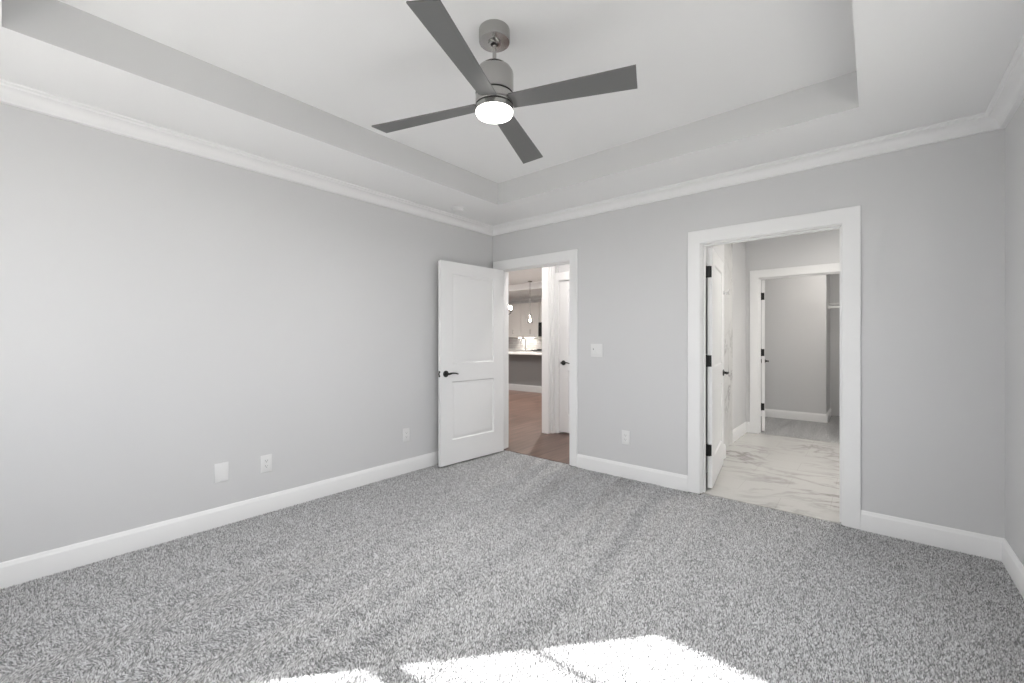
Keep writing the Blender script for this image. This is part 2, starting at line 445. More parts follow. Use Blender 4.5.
# ------------------------------------------------------------------ crown moulding and baseboards
crown = [(0, 2.388), (0.017, 2.388), (0.022, 2.391), (0.024, 2.398), (0.028, 2.402)]
for k in range(7):
    a = k/6*PI/2
    crown.append((0.029 + 0.037*(1-math.cos(a)), 2.404 + 0.044*math.sin(a)))
crown += [(0.070, 2.451), (0.072, 2.458), (0.080, 2.461), (0.085, 2.464), (0.085, ZC-0.0002), (0, ZC-0.0002)]
walls4 = [('trim_1', (0, YR, 0), (0,1,0), (1,0,0), -YR, 'white crown moulding along the top of the left wall'),
          ('trim_2', (0, 0, 0), (1,0,0), (0,-1,0), W, 'white crown moulding above the two doorways'),
          ('trim_3', (W, 0, 0), (0,-1,0), (-1,0,0), -YR, 'white crown moulding along the top of the right wall'),
          ('trim_4', (W, YR, 0), (-1,0,0), (0,1,0), W, 'white crown moulding above the rear windows')]
for n_, o, d, nr, L_, lab in walls4:
    struct(MB().sweep(o, d, nr, crown, 0, L_, 1, -1).build(n_, M['trim']), lab, 'crown moulding')

def base_prof(h):
    return [(0, -0.008), (0.015, -0.008), (0.015, h*0.80), (0.0135, h*0.84), (0.010, h*0.88), (0.0085, h*0.93), (0.007, h*0.97), (0.004, h), (0, h)]
BP = base_prof(0.121)
CW = 0.100
A_OL, A_OR = 0.021, 1.112      # outer edges of the hall door casing
B_OL, B_OR = 2.148, 3.228
struct(MB().sweep((0, YR, 0), (0,1,0), (1,0,0), BP, 0, -YR, 1, -1).build('baseboard_left', M['trim']), 'white baseboard along the left wall', 'baseboard')
b = MB(); b.sweep((0,0,0), (1,0,0), (0,-1,0), BP, A_OR+0.0005, B_OL-0.0005); b.sweep((0,0,0), (1,0,0), (0,-1,0), BP, B_OR+0.0005, W, 0, -1)
struct(b.build('baseboard_back', M['trim']), 'white baseboard along the wall with the doorways', 'baseboard')
struct(MB().sweep((W,0,0), (0,-1,0), (-1,0,0), BP, 0, -YR, 1, -1).build('baseboard_right', M['trim']), 'white baseboard along the right wall', 'baseboard')
struct(MB().sweep((W,YR,0), (-1,0,0), (0,1,0), BP, 0, W, 1, -1).build('baseboard_rear', M['trim']), 'white baseboard under the rear windows', 'baseboard')

# ------------------------------------------------------------------ door frames and leaves
CPROF = [(0, 0), (0, 0.013), (0.002, 0.015), (0.050, 0.0165), (0.097, 0.018), (0.100, 0.016), (0.100, 0)]
def casing_u(b, x0, x1, z1, y, sgn, wl=CW, wr=CW, zb=0.0):
    # U-shaped mitred casing on plane y, thickness towards sgn*y; (x0,x1,z1) is the inner edge
    def path(q, t, w_l, w_r):
        ql, qr = q*w_l/0.1, q*w_r/0.1
        return [(x0-ql, y+sgn*t, zb), (x0-ql, y+sgn*t, z1+q), (x1+qr, y+sgn*t, z1+q), (x1+qr, y+sgn*t, zb)]
    rows = [b.verts(path(q, t, wl, wr)) for q, t in CPROF]
    k = len(rows)
    for i in range(k):
        A, B = rows[i], rows[(i+1) % k]
        for j in range(3): b.face([A[j], A[j+1], B[j+1], B[j]])
    b.face([r[0] for r in rows]); b.face([r[3] for r in rows])
    return b
def jamb_u(b, x0, x1, z1, y0, y1, stop_y=None):
    # liner boards around the opening, and the door stop strip
    b.box((x0-JT+0.0005, y0, 0), (x0, y1, z1)); b.box((x1, y0, 0), (x1+JT-0.0005, y1, z1)); b.box((x0-JT+0.0005, y0, z1), (x1+JT-0.0005, y1, z1+JT-0.0005))
    if stop_y:
        s0, s1 = stop_y
        b.box((x0, s0, 0), (x0+0.011, s1, z1-0.011)); b.box((x1-0.011, s0, 0), (x1, s1, z1-0.011)); b.box((x0, s0, z1-0.011), (x1, s1, z1))
    return b

def leaf_mesh(w, h, t, z0=0.012, panels=True):
    """Two-panel door leaf. Local: X from the hinge edge to the free edge, Y thickness 0..t, Z up."""
    b = MB()
    p0, p1 = 0.146*w/0.835, w-0.138*w/0.835
    zs = [z0, z0+0.232, z0+0.800, z0+0.976, z0+h-0.118, z0+h]
    xs = [0, p0, p1, w]
    steps = [(0, 0), (0.004, 0.006), (0.010, 0.011), (0.018, 0.011), (0.034, 0.005), (0.042, 0.0045)]
    for y, sg in ((0, 1), (t, -1)):
        for i in range(3):
            for j in range(5):
                X0, X1, Z0, Z1 = xs[i], xs[i+1], zs[j], zs[j+1]
                if i == 1 and j in (1, 3):
                    prev = None
                    for ins, dep in steps:
                        r = b.verts([(X0+ins, y+sg*dep, Z0+ins), (X1-ins, y+sg*dep, Z0+ins), (X1-ins, y+sg*dep, Z1-ins), (X0+ins, y+sg*dep, Z1-ins)])
                        if prev:
                            for k in range(4): b.face([prev[k], prev[(k+1)%4], r[(k+1)%4], r[k]])
                        prev = r
                    b.face(prev)
                else:
                    b.poly([(X0,y,Z0),(X1,y,Z0),(X1,y,Z1),(X0,y,Z1)])
    for (xa, xb) in ((0, 0), (w, w)):
        for j in range(5): b.poly([(xa,0,zs[j]),(xa,t,zs[j]),(xa,t,zs[j+1]),(xa,0,zs[j+1])])
    for z in (zs[0], zs[-1]):
        for i in range(3): b.poly([(xs[i],0,z),(xs[i+1],0,z),(xs[i+1],t,z),(xs[i],t,z)])
    bmesh.ops.remove_doubles(b.bm, verts=b.bm.verts, dist=1e-5)
    return b
def lever_mesh(b, x, z, y, sg, dirx):
    """Lever handle: round rose on face y, neck outwards (sg), lever towards dirx."""
    b.lathe([(0.0, 0.0), (0.031, 0.0), (0.031, sg*0.006), (0.027, sg*0.010), (0.014, sg*0.012), (0.012, sg*0.016), (0.0105, sg*0.040), (0.0, sg*0.040)], (x, y, z), n=28, ax='Y')
    yy = y + sg*0.044
    pts = [(x-dirx*0.012, yy, z), (x+dirx*0.015, yy, z+0.001), (x+dirx*0.045, yy, z+0.006), (x+dirx*0.085, yy+sg*0.002, z+0.004), (x+dirx*0.112, yy+sg*0.001, z-0.003), (x+dirx*0.120, yy, z-0.005)]
    b.tube(pts, [0.011, 0.0115, 0.0085, 0.0070, 0.0062, 0.0045], n=12)
    return b
def hinge_mesh(b, z, t, knuckle):
    """Butt hinge on the hinge edge of a leaf (local X=0 plane)."""
    b.box((-0.0025, 0.004 if knuckle < 0.001 else t-0.031, z-0.045), (0.0, 0.031 if knuckle < 0.001 else t-0.004, z+0.045), 0.0008, 1)
    return b

def leaf(parent, name, hinge, ang, w, h, t, side, lever_z, lever_sides=(0, 1), hinges=(), z0=0.012, lever_dir=-1, inset=0.058):
    """Leaf from the visible face's hinge corner; side=+1 thickness lies to the left of the leaf direction."""
    if True:
        b = leaf_mesh(w, h, t, z0)
        o = b.build(name, M['door'], parent)
    rel = Matrix.Translation(Vector(hinge)) @ Matrix.Rotation(ang, 4, 'Z')
    if side < 0: rel = rel @ Matrix.Translation((0, -t, 0))
    o.matrix_local = Matrix.Translation(-parent.location) @ rel
    for k in lever_sides:
        y, sg = ((0.0, -1) if k == 0 else (t, 1))
        lb = lever_mesh(MB(), w-inset, lever_z, y, sg, lever_dir)
        lo = lb.build('lever_handle', M['black'], o); lo['label'] = 'matte black lever handle'
    # latch plate and strike bolt in the free edge
    pb = MB(); pb.box((w, t/2-0.0125, lever_z-0.029), (w+0.0015, t/2+0.0125, lever_z-0.010), 0.0006, 1); pb.box((w, t/2-0.0125, lever_z+0.010), (w+0.0015, t/2+0.0125, lever_z+0.029), 0.0006, 1)
    pb.box((w, t/2-0.008, lever_z-0.009), (w+0.008, t/2+0.004, lever_z+0.009), 0.001, 1)
    po = pb.build('latch_plate', M['black'], o)
    for z in hinges:
        hb = MB()
        hb.box((-0.003, t-0.030, z-0.046), (0.0, t-0.002, z+0.046), 0.001, 1)
        for s_ in range(5):
            hb.lathe([(0.0, s_*0.0184), (0.0062, s_*0.0184), (0.0062, s_*0.0184+0.0176), (0.0, s_*0.0184+0.0176)], (-0.005, t+0.006, z-0.046), n=14)
        hb.lathe([(0.0, 0.0), (0.0045, 0.0), (0.0045, 0.100), (0.0, 0.100)], (-0.005, t+0.006, z-0.050), n=10)
        hb.box((-0.016, t-0.020, z-0.046), (-0.003, t+0.004, z+0.046), 0.001, 1)
        for dz in (-0.03, 0.0, 0.03): hb.lathe([(0.0, -0.0042), (0.0035, -0.0040), (0.0038, -0.003), (0.0, -0.003)], (0, t-0.014+(0.006 if dz == 0 else 0), z+dz), n=10, ax='X')
        ho = hb.build('hinge', M['black'], o); ho['label'] = 'black butt hinge'
    return o

def doorway(name, loc, label, x0, x1, z1, y0, y1, ol, orr, stop, back=True, front=True):
    r = thing(name, loc, label, 'door'); struct(r)
    def mv(o): o.location = -Vector(loc); return o
    b = MB()
    if front: casing_u(b, x0-0.006, x1+0.006, z1+0.006, y0-0.0003, -1, x0-0.006-ol, orr-x1-0.006)
    mv(b.build('casing', M['trim'], r))
    if back:
        b = MB(); casing_u(b, x0-0.006, x1+0.006, z1+0.006, y1+0.0003, 1); mv(b.build('casing', M['trim'], r))
    mv(jamb_u(MB(), x0, x1, z1, y0, y1, stop).build('jamb', M['trim'], r))
    return r

# hall door: opens into the bedroom, leaf stands against the left wall
d1 = doorway('door_1', (0.57, 0, 0), 'white two panel bedroom door standing open against the left wall', A0, A1, AZ, 0, T, A_OL, A_OR, (0.040, 0.075))
leaf(d1, 'door_leaf', (0.2075, -0.046, 0), math.atan2(-0.833, -0.055), 0.848, 1.964, 0.035, -1, 0.892, inset=0.060)
# bathroom door: opens into the bathroom, seen along its hinge edge
d2 = doorway('door_2', (2.69, 0, 0), 'white panel door opening into the bathroom with black hinges', B0, B1, BZ, 0, T, B_OL, B_OR, (0.045, 0.080), back=False)
leaf(d2, 'door_leaf', (2.292, 0.135, 0), math.atan2(0.858, -0.1265), 0.868, 1.955, 0.035, 1, 0.900, hinges=(1.772, 1.047, 0.322), z0=0.015)
# closet door beyond the bathroom
d3 = doorway('door_3', (2.58, YF, 0), 'farthest white door opening into the carpeted closet past the bathroom', C0, C1, CZ, YF, YF+T, 2.049, 3.12, (YF+0.045, YF+0.080), back=False)
leaf(d3, 'door_leaf', (2.197, YF+T+0.014, 0), math.radians(99.8), 0.84, 1.985, 0.035, 1, 0.905, hinges=(1.790, 1.050, 0.335), z0=0.018)

# ------------------------------------------------------------------ bathroom shell
wall('wall_bathroom_left', [((1.88, T, -0.06), (2.000, YF, 2.55)), ((2.0002, T, -0.06), (2.104, 1.272, 2.55))], label='grey bathroom wall behind the open bathroom door')
wall('wall_bathroom_far', [((1.80, YF, -0.06), (C0-JT, YF+T, 2.55)), ((C0-JT, YF, CZ+JT), (C1+JT, YF+T, 2.55)), ((C1+JT, YF, -0.06), (4.6, YF+T, 2.55))], label='grey bathroom wall around the closet doorway')
wall('wall_bathroom_right', [((4.6, T, -0.06), (4.7, YF+T, 2.55))], label='grey bathroom wall out of sight on the right')
b = MB(); b.box((1.88, T, 2.55), (4.7, YF+T, 2.65)); struct(b.build('ceiling_bathroom', M['ceil'], smooth=0), 'white bathroom ceiling', 'ceiling')
b = MB(); b.box((2.0003, 1.2725, -0.002), (2.012, 2.010, 2.549))
struct(b.build('trim_5', M['marble_wall'], smooth=0), 'veined marble wall tile strip beside the open bathroom door', 'wall tile')
BB = base_prof(0.138)
b = MB(); b.sweep((2.0, 0, 0), (0,1,0), (1,0,0), BB, 2.0105, YF, 0, -1); b.sweep((2.1042, 0, 0), (0,1,0), (1,0,0), BB, T, 1.272, 0, 0)
struct(b.build('baseboard_bathroom_left', M['trim']), 'tall white baseboard on the bathroom left wall', 'baseboard')
b = MB(); b.sweep((0, YF, 0), (1,0,0), (0,-1,0), BB, 2.0, 2.0485, 1, 0); b.sweep((0, YF, 0), (1,0,0), (0,-1,0), BB, 3.1205, 4.6)
struct(b.build('baseboard_bathroom_far', M['trim']), 'short white baseboard beside the closet door frame', 'baseboard')
# closet shell
wall('wall_closet_left', [((1.72, YF+T, -0.06), (1.80, 5.2, 2.55))], label='closet side wall hidden behind the open closet door')
wall('wall_closet_front', [((1.80, 4.23, -0.06), (2.76, 4.33, 2.55))], label='light grey closet wall facing the closet door')
wall('wall_closet_return', [((2.66, 4.3302, -0.06), (2.7598, 5.0, 2.55))], label='closet wall turning the corner into the deeper recess')
wall('wall_closet_back', [((1.80, 5.0, -0.06), (3.75, 5.1, 2.55))], label='shaded back wall of the closet recess')
wall('wall_closet_right', [((3.65, YF+T, -0.06), (3.75, 5.0, 2.55))], label='closet wall out of sight on the right')
b = MB(); b.box((1.72, YF+T, 2.55), (3.75, 5.2, 2.65)); struct(b.build('ceiling_closet', M['ceil'], smooth=0), 'white closet ceiling', 'ceiling')
b = MB(); b.sweep((0, 4.2299, 0), (1,0,0), (0,-1,0), base_prof(0.125), 1.80, 2.7602, 0, 1); b.sweep((2.7602, 0, 0), (0,1,0), (1,0,0), base_prof(0.125), 4.2299, 5.0, -1, 0)
struct(b.build('baseboard_closet', M['trim']), 'white baseboard at the foot of the closet wall', 'baseboard')

# closet rod on its wall flange
t = thing('closet_rod', (2.76, 4.62, 1.715), 'white hanging rod and shelf in the closet recess', 'closet rod')
MB().lathe([(0, 0.0004), (0.032, 0.0004), (0.032, 0.010), (0.020, 0.014), (0.020, 0.03), (0, 0.03)], n=24, ax='X').build('flange', M['plastic'], t)
MB().tube([(0.012, 0, 0), (0.889, 0, 0)], 0.0165, n=16).build('rod', M['plastic'], t)
b = MB()
for k in range(12): b.tube([(0.003, -0.02+k*0.033, 0.06), (0.889, -0.02+k*0.033, 0.06)], 0.0026, 6)
for k in range(9): b.tube([(0.02+k*0.106, -0.02, 0.056), (0.02+k*0.106, 0.355, 0.056)], 0.0028, 6)
b.build('wire_shelf', M['plastic'], t)

# robe hook on the face of the bathroom door, near its free edge
leaf2 = [c for c in d2.children if c.name.startswith('door_leaf')][0]
b = MB()
b.lathe([(0, -0.0002), (0.020, -0.0002), (0.020, -0.006), (0.012, -0.010), (0, -0.010)], (0.835, 0, 1.675), n=20, ax='Y')
b.tube([(0.835, -0.008, 1.675), (0.835, -0.03, 1.676), (0.840, -0.042, 1.690), (0.842, -0.048, 1.706)], [0.007, 0.006, 0.006, 0.008], 10)
b.tube([(0.835, -0.010, 1.672), (0.837, -0.028, 1.660), (0.842, -0.040, 1.656), (0.846, -0.050, 1.664)], [0.006, 0.006, 0.006, 0.008], 10)
ho = b.build('robe_hook', M['chrome'], leaf2); ho['label'] = 'small chrome robe hook'

# unseen lamps: one added to light the bathroom, one in the closet
def ceiling_disc(loc, r, power, label, col=(1, 0.95, 0.88)):
    t = thing('flush_ceiling_lamp', loc, label, 'lamp')
    MB().lathe([(0, 0), (r+0.012, 0), (r+0.012, -0.018), (r, -0.022), (r, 0.0)], n=40, cap=False).build('rim', M['nickel'], t)
    MB().lathe([(0, -0.004), (r-0.001, -0.004), (r-0.002, -0.020), (r*0.7, -0.034), (0, -0.040)], n=40, cap=False).build('diffuser', M['ceilinglamp'], t)
    d = bpy.data.lights.new('lamp_light', 'AREA'); d.shape = 'DISK'; d.size = r*2; d.energy = power; d.color = col
    o = bpy.data.objects.new('lamp_light', d); COL.objects.link(o); o.parent = t; o.location = (0, 0, -0.046)
    return t
ceiling_disc((3.3, 1.4, 2.549), 0.17, 9.6, 'round flush ceiling lamp lighting the bathroom')
ceiling_disc((2.9, 3.5, 2.549), 0.14, 4.1, 'round flush ceiling lamp lighting the closet')

# ------------------------------------------------------------------ hall and kitchen shell
HY = 1.115
b = MB(); b.box((-0.038, 0.99, -0.002), (0.072, 1.10, 2.728), 0.002, 1); b.box((0.0722, 1.045, -0.002), (0.098, 1.10, 2.728))
struct(b.build('trim_6', M['trim']), 'tall white corner post of the hall seen through the bedroom doorway', 'post')
D0, D1, DZ = 0.152, 0.952, 1.985
wall('wall_hall', [((-0.038, HY-0.014, -0.06), (D0-JT, HY+T, 2.73)), ((D0-JT, HY, DZ+JT), (D1+JT, HY+T, 2.73)), ((D1+JT, HY, -0.06), (1.88, HY+T, 2.73))], label='pale hall wall around the narrow white hall door')
d4 = doorway('door_4', (0.55, HY, 0), 'white hall door with black lever beside the white corner post', D0, D1, DZ, HY, HY+T, 0.0985, 1.045, (HY+0.045, HY+0.08), back=False)
l4 = leaf(d4, 'door_leaf', (D1-0.003, HY+0.040, 0), PI, 0.794, 1.955, 0.035, 1, 0.92, lever_sides=(1,), z0=0.022, inset=0.062)
wall('wall_kitchen_right', [((-0.038, HY+T, -0.06), (0.082, 7.4, 2.73))], label='kitchen side wall behind the hall corner')
wall('wall_kitchen_back', [((-8.0, 7.2, -0.06), (0.2, 7.35, 2.73))], label='grey kitchen wall behind the white cabinets')
wall('wall_kitchen_left', [((-8.1, 0.0, -0.06), (-8.0, 7.35, 2.73))], label='far left wall of the kitchen')
wall('wall_kitchen_front', [((-8.0, 0.0, -0.06), (-T, T, 2.73))], label='kitchen wall backing onto the bedroom side')
b = MB(); b.box((-8.0, 5.45, 2.56), (0.2, 7.2, 2.729)); b.box((-8.0, T, 2.729), (1.88, 7.35, 2.85))
struct(b.build('ceiling_kitchen', M['ceil'], smooth=0), 'white kitchen ceiling with a dropped band over the cabinets', 'ceiling')
b = MB(); b.sweep((0, 7.2, 0), (-1,0,0), (0,-1,0), [(q, z+0.0873) for q, z in crown], 0.038, 8.0)
struct(b.build('trim_7', M['trim']), 'white crown moulding over the kitchen cabinets', 'crown moulding')
b = MB(); b.box((-7.0, 7.19, 0.93), (-0.2, 7.1998, 1.305)); struct(b.build('trim_8', M['backsplash'], smooth=0), 'grey subway tile backsplash above the kitchen counter', 'backsplash')

# upper cabinets: a copy of one unit per door
GU = 'white upper kitchen cabinets'
def upper(x0, w, label):
    t = thing('wall_cabinet', (x0, 6.87, 1.306), label, 'cabinet', GU)
    MB().box((0.001, 0.0, 0), (w-0.001, 0.329, 1.044)).build('body', M['cab'], t)
    b = MB(); b.box((0.004, -0.019, 0.004), (w-0.004, -0.0005, 1.04), 0.002, 1)
    f = 0.058
    for lo, hi in (((0.004, -0.026, 0.004), (f, -0.0192, 1.04)), ((w-f, -0.026, 0.004), (w-0.004, -0.0192, 1.04)), ((f, -0.026, 0.004), (w-f, -0.0192, f)), ((f, -0.026, 1.04-f), (w-f, -0.0192, 1.04))): b.box(lo, hi, 0.001, 1)
    d = b.build('door', M['cab'], t)
    return t, d
def pull(d, x, z):
    b = MB(); b.tube([(x, -0.058, z-0.07), (x, -0.058, z+0.07)], 0.007, 10); b.tube([(x, -0.026, z-0.05), (x, -0.058, z-0.05)], 0.005, 8); b.tube([(x, -0.026, z+0.05), (x, -0.058, z+0.05)], 0.005, 8)
    b.build('handle', M['nickel'], d)
for x0, w, lab, hx in ((-6.21, 0.54, 'white upper cabinet left of the under-cabinet light', 0.48), (-5.668, 0.537, 'white upper cabinet behind the small chandelier', 0.25), (-5.129, 0.71, 'white upper cabinet behind the glass pendant lamp', 0.40)):
    t, d = upper(x0, w, lab); pull(d, hx, 0.16)
# microwave
t = thing('microwave', (-4.41, 6.80, 1.31), 'black microwave at the right end of the white cabinets', 'microwave')
MB().box((0, 0.02, 0), (0.76, 0.398, 0.43), 0.004, 1).build('body', M['steel'], t)
b = MB(); b.box((0.004, 0.0, 0.01), (0.56, 0.0195, 0.42), 0.003, 1); b.build('door', M['glassblack'], t)
b = MB(); b.box((0.565, 0.002, 0.01), (0.756, 0.0195, 0.42), 0.003, 1); b.build('control_panel', M['steel'], t)
t = thing('wall_cabinet', (-4.41, 6.87, 1.75), 'short white cabinet above the black microwave', 'cabinet', GU)
MB().box((0.001, 0, 0), (0.76, 0.329, 0.60)).build('body', M['cab'], t)
b = MB()
for x0 in (0.003, 0.383): b.box((x0, -0.019, 0.004), (x0+0.375, -0.0005, 0.596), 0.002, 1)
b.build('door', M['cab'], t)
# under-cabinet lamp
t = thing('under_cabinet_light', (-5.05, 7.03, 1.3055), 'bright under-cabinet light over the grey tile backsplash', 'lamp')
MB().box((-0.30, -0.03, -0.022), (0.30, 0.03, 0.0), 0.003, 1).build('housing', M['plastic'], t)
MB().box((-0.29, -0.022, -0.027), (0.29, 0.022, -0.0222)).build('diffuser', M['strip'], t)
d_ = bpy.data.lights.new('strip_light', 'AREA'); d_.shape = 'RECTANGLE'; d_.size = 0.56; d_.size_y = 0.04; d_.energy = 0.8; d_.color = (1, 0.94, 0.86)
o_ = bpy.data.objects.new('strip_light', d_); COL.objects.link(o_); o_.parent = t; o_.location = (0, 0, -0.03)
# base cabinets and worktop
for i, x0 in enumerate((-6.4, -5.8, -5.2, -3.738)):
    lab = ['white base cabinet at the far left of the kitchen wall', 'second white base cabinet from the left on the kitchen wall', 'white base cabinet left of the cooktop range', 'white base cabinet right of the cooktop range'][i]
    t = thing('base_cabinet', (x0, 6.6, 0.0), lab, 'cabinet', 'white base kitchen cabinets')
    MB().box((0.001, 0.02, 0.0), (0.599 if i < 3 else 0.60, 0.598, 0.878)).build('body', M['cab'], t)
    d = MB().box((0.004, 0.0, 0.10), (0.596, 0.0195, 0.874), 0.002, 1).build('door', M['cab'], t)
    MB().tube([(0.52, -0.025, 0.68), (0.52, -0.025, 0.82)], 0.006, 8).tube([(0.52, 0.0, 0.70), (0.52, -0.025, 0.70)], 0.005, 8).tube([(0.52, 0.0, 0.80), (0.52, -0.025, 0.80)], 0.005, 8).build('handle', M['nickel'], d)
b = MB(); b.box((-6.4, 6.57, 0.8785), (-4.5015, 7.1895, 0.918), 0.003, 1); b.box((-3.738, 6.57, 0.8785), (-3.138, 7.1895, 0.918), 0.003, 1)
tag(b.build('worktop', M['counter']), 'pale worktop below the grey tile backsplash', 'worktop')
t = thing('cooking_range', (-4.50, 6.56, 0.0), 'dark cooking range under the black microwave', 'stove')
MB().box((0.002, 0.02, 0.0), (0.758, 0.62, 0.90), 0.003, 1).build('body', M['steel'], t)
MB().box((0.02, 0.0, 0.18), (0.74, 0.0195, 0.74), 0.004, 1).build('oven_door', M['glassblack'], t)
b = MB(); b.box((0.003, 0.01, 0.9003), (0.757, 0.618, 0.918), 0.004, 1); 
for gx in (0.2, 0.56):
    for gy in (0.18, 0.45): b.lathe([(0.06, 0.9185), (0.085, 0.9185), (0.085, 0.932), (0.06, 0.932)], (gx, gy, 0), n=20, cap=False)
b.build('cooktop', M['black'], t)

# kitchen island
t = thing('kitchen_island', (-3.0, 4.4, 0), 'grey kitchen island with thick pale countertop', 'island')
MB().box((-1.5, 0.0, 0.0), (1.6, 0.62, 0.876), 0.002, 1).build('panel', M['island'], t)
MB().box((-1.62, -0.27, 0.8765), (1.7, 0.70, 0.920), 0.004, 2).build('countertop', M['counter'], t)
b = MB(); b.sweep((0, -0.0003, 0), (1,0,0), (0,-1,0), base_prof(0.15), -1.5, 1.6); b.build('base_trim', mat('island_trim_paint', (0.42, 0.42, 0.42), 0.4), t)
t = thing('faucet', (-3.36, 4.85, 0.9202), 'slim chrome faucet standing on the kitchen island', 'faucet')
b = MB(); b.lathe([(0, 0), (0.027, 0), (0.025, 0.008), (0.016, 0.02), (0.016, 0.05), (0, 0.05)], n=20)
b.tube([(0, 0, 0.04), (0, 0, 0.26)] + [(0, -0.09+0.09*math.cos(a), 0.26+0.09*math.sin(a)) for a in [k*PI/8 for k in range(1, 9)]] + [(0, -0.18, 0.20)], 0.012, 12)
b.build('spout', M['steel'], t)
MB().tube([(0.016, 0, 0.035), (0.045, 0, 0.04), (0.06, -0.01, 0.085)], [0.008, 0.007, 0.005], 10).build('handle', M['chrome'], t)

# pendant over the island
t = thing('pendant_lamp', (-3.484, 5.2, 1.67), 'small glass pendant lamp hanging over the kitchen island', 'lamp')
MB().lathe([(0, 1.0585), (0.062, 1.0585), (0.062, 1.045), (0.045, 1.035), (0.008, 1.028), (0, 1.028)], n=32).build('canopy', M['nickel'], t)
MB().tube([(0, 0, 1.035), (0, 0, 0.20)], 0.006, 10).build('rod', M['nickel'], t)
MB().lathe([(0, 0.215), (0.022, 0.215), (0.030, 0.20), (0.032, 0.15), (0.026, 0.148), (0, 0.148)], n=24).build('socket', M['nickel'], t)
MB().lathe([(0.033, 0.165), (0.055, 0.13), (0.068, 0.06), (0.070, -0.02), (0.068, -0.02), (0.066, 0.06), (0.053, 0.128), (0.031, 0.163)], n=32, cap=False).build('shade', M['shade'], t)
MB().lathe([(0, 0.0), (0.016, 0.006), (0.028, 0.03), (0.028, 0.05), (0.018, 0.09), (0.014, 0.148), (0, 0.148)], n=24).build('bulb', M['bulb'], t)
# chandelier partly hidden behind the open door
t = thing('chandelier', (-2.45, 3.0, 1.80), 'small candle chandelier glowing beside the edge of the open bedroom door', 'chandelier')
MB().lathe([(0, 0.9285), (0.06, 0.9285), (0.06, 0.915), (0.04, 0.90), (0, 0.90)], n=28).build('canopy', M['black'], t)
MB().tube([(0, 0, 0.91), (0, 0, -0.03)], 0.008, 10).build('stem', M['black'], t)
for k in range(4):
    a = math.radians(70 + 90*k); ca, sa = math.cos(a), math.sin(a)
    am = MB().tube([(0.0, 0.0, -0.02), (0.055*ca, 0.055*sa, -0.06), (0.11*ca, 0.11*sa, -0.065), (0.155*ca, 0.155*sa, -0.035), (0.168*ca, 0.168*sa, 0.0)], 0.009, 8).build('arm', M['black'], t)
    MB().lathe([(0, 0.0), (0.024, 0.0), (0.028, 0.010), (0.016, 0.016), (0.014, 0.03), (0, 0.03)], (0.168*ca, 0.168*sa, 0.0), n=18).build('candle_cup', M['black'], am)
    MB().lathe([(0, 0.03), (0.012, 0.03), (0.019, 0.05), (0.020, 0.075), (0.014, 0.10), (0, 0.115)], (0.168*ca, 0.168*sa, 0.0), n=18).build('bulb', M['bulb'], am)
for i, (x, y) in enumerate(((-2.2, 1.2), (-4.6, 1.6), (-4.8, 3.6), (-1.3, 3.4), (-0.7, 0.5), (0.9, 0.55))):  # lamps out of view, put in to brighten the hall and kitchen
    lab = ['recessed ceiling lamp in the hall outside the bedroom doorway', 'recessed ceiling lamp at the far left of the hall', 'recessed ceiling lamp left of the kitchen island', 'recessed ceiling lamp right of the kitchen island', 'recessed ceiling lamp left of the white hall post', 'recessed ceiling lamp in front of the white hall door'][i]
    ceiling_disc((x, y, 2.7285), 0.09, (9, 24, 38, 38, 6.5, 5)[i], lab, (1, 0.96, 0.92))

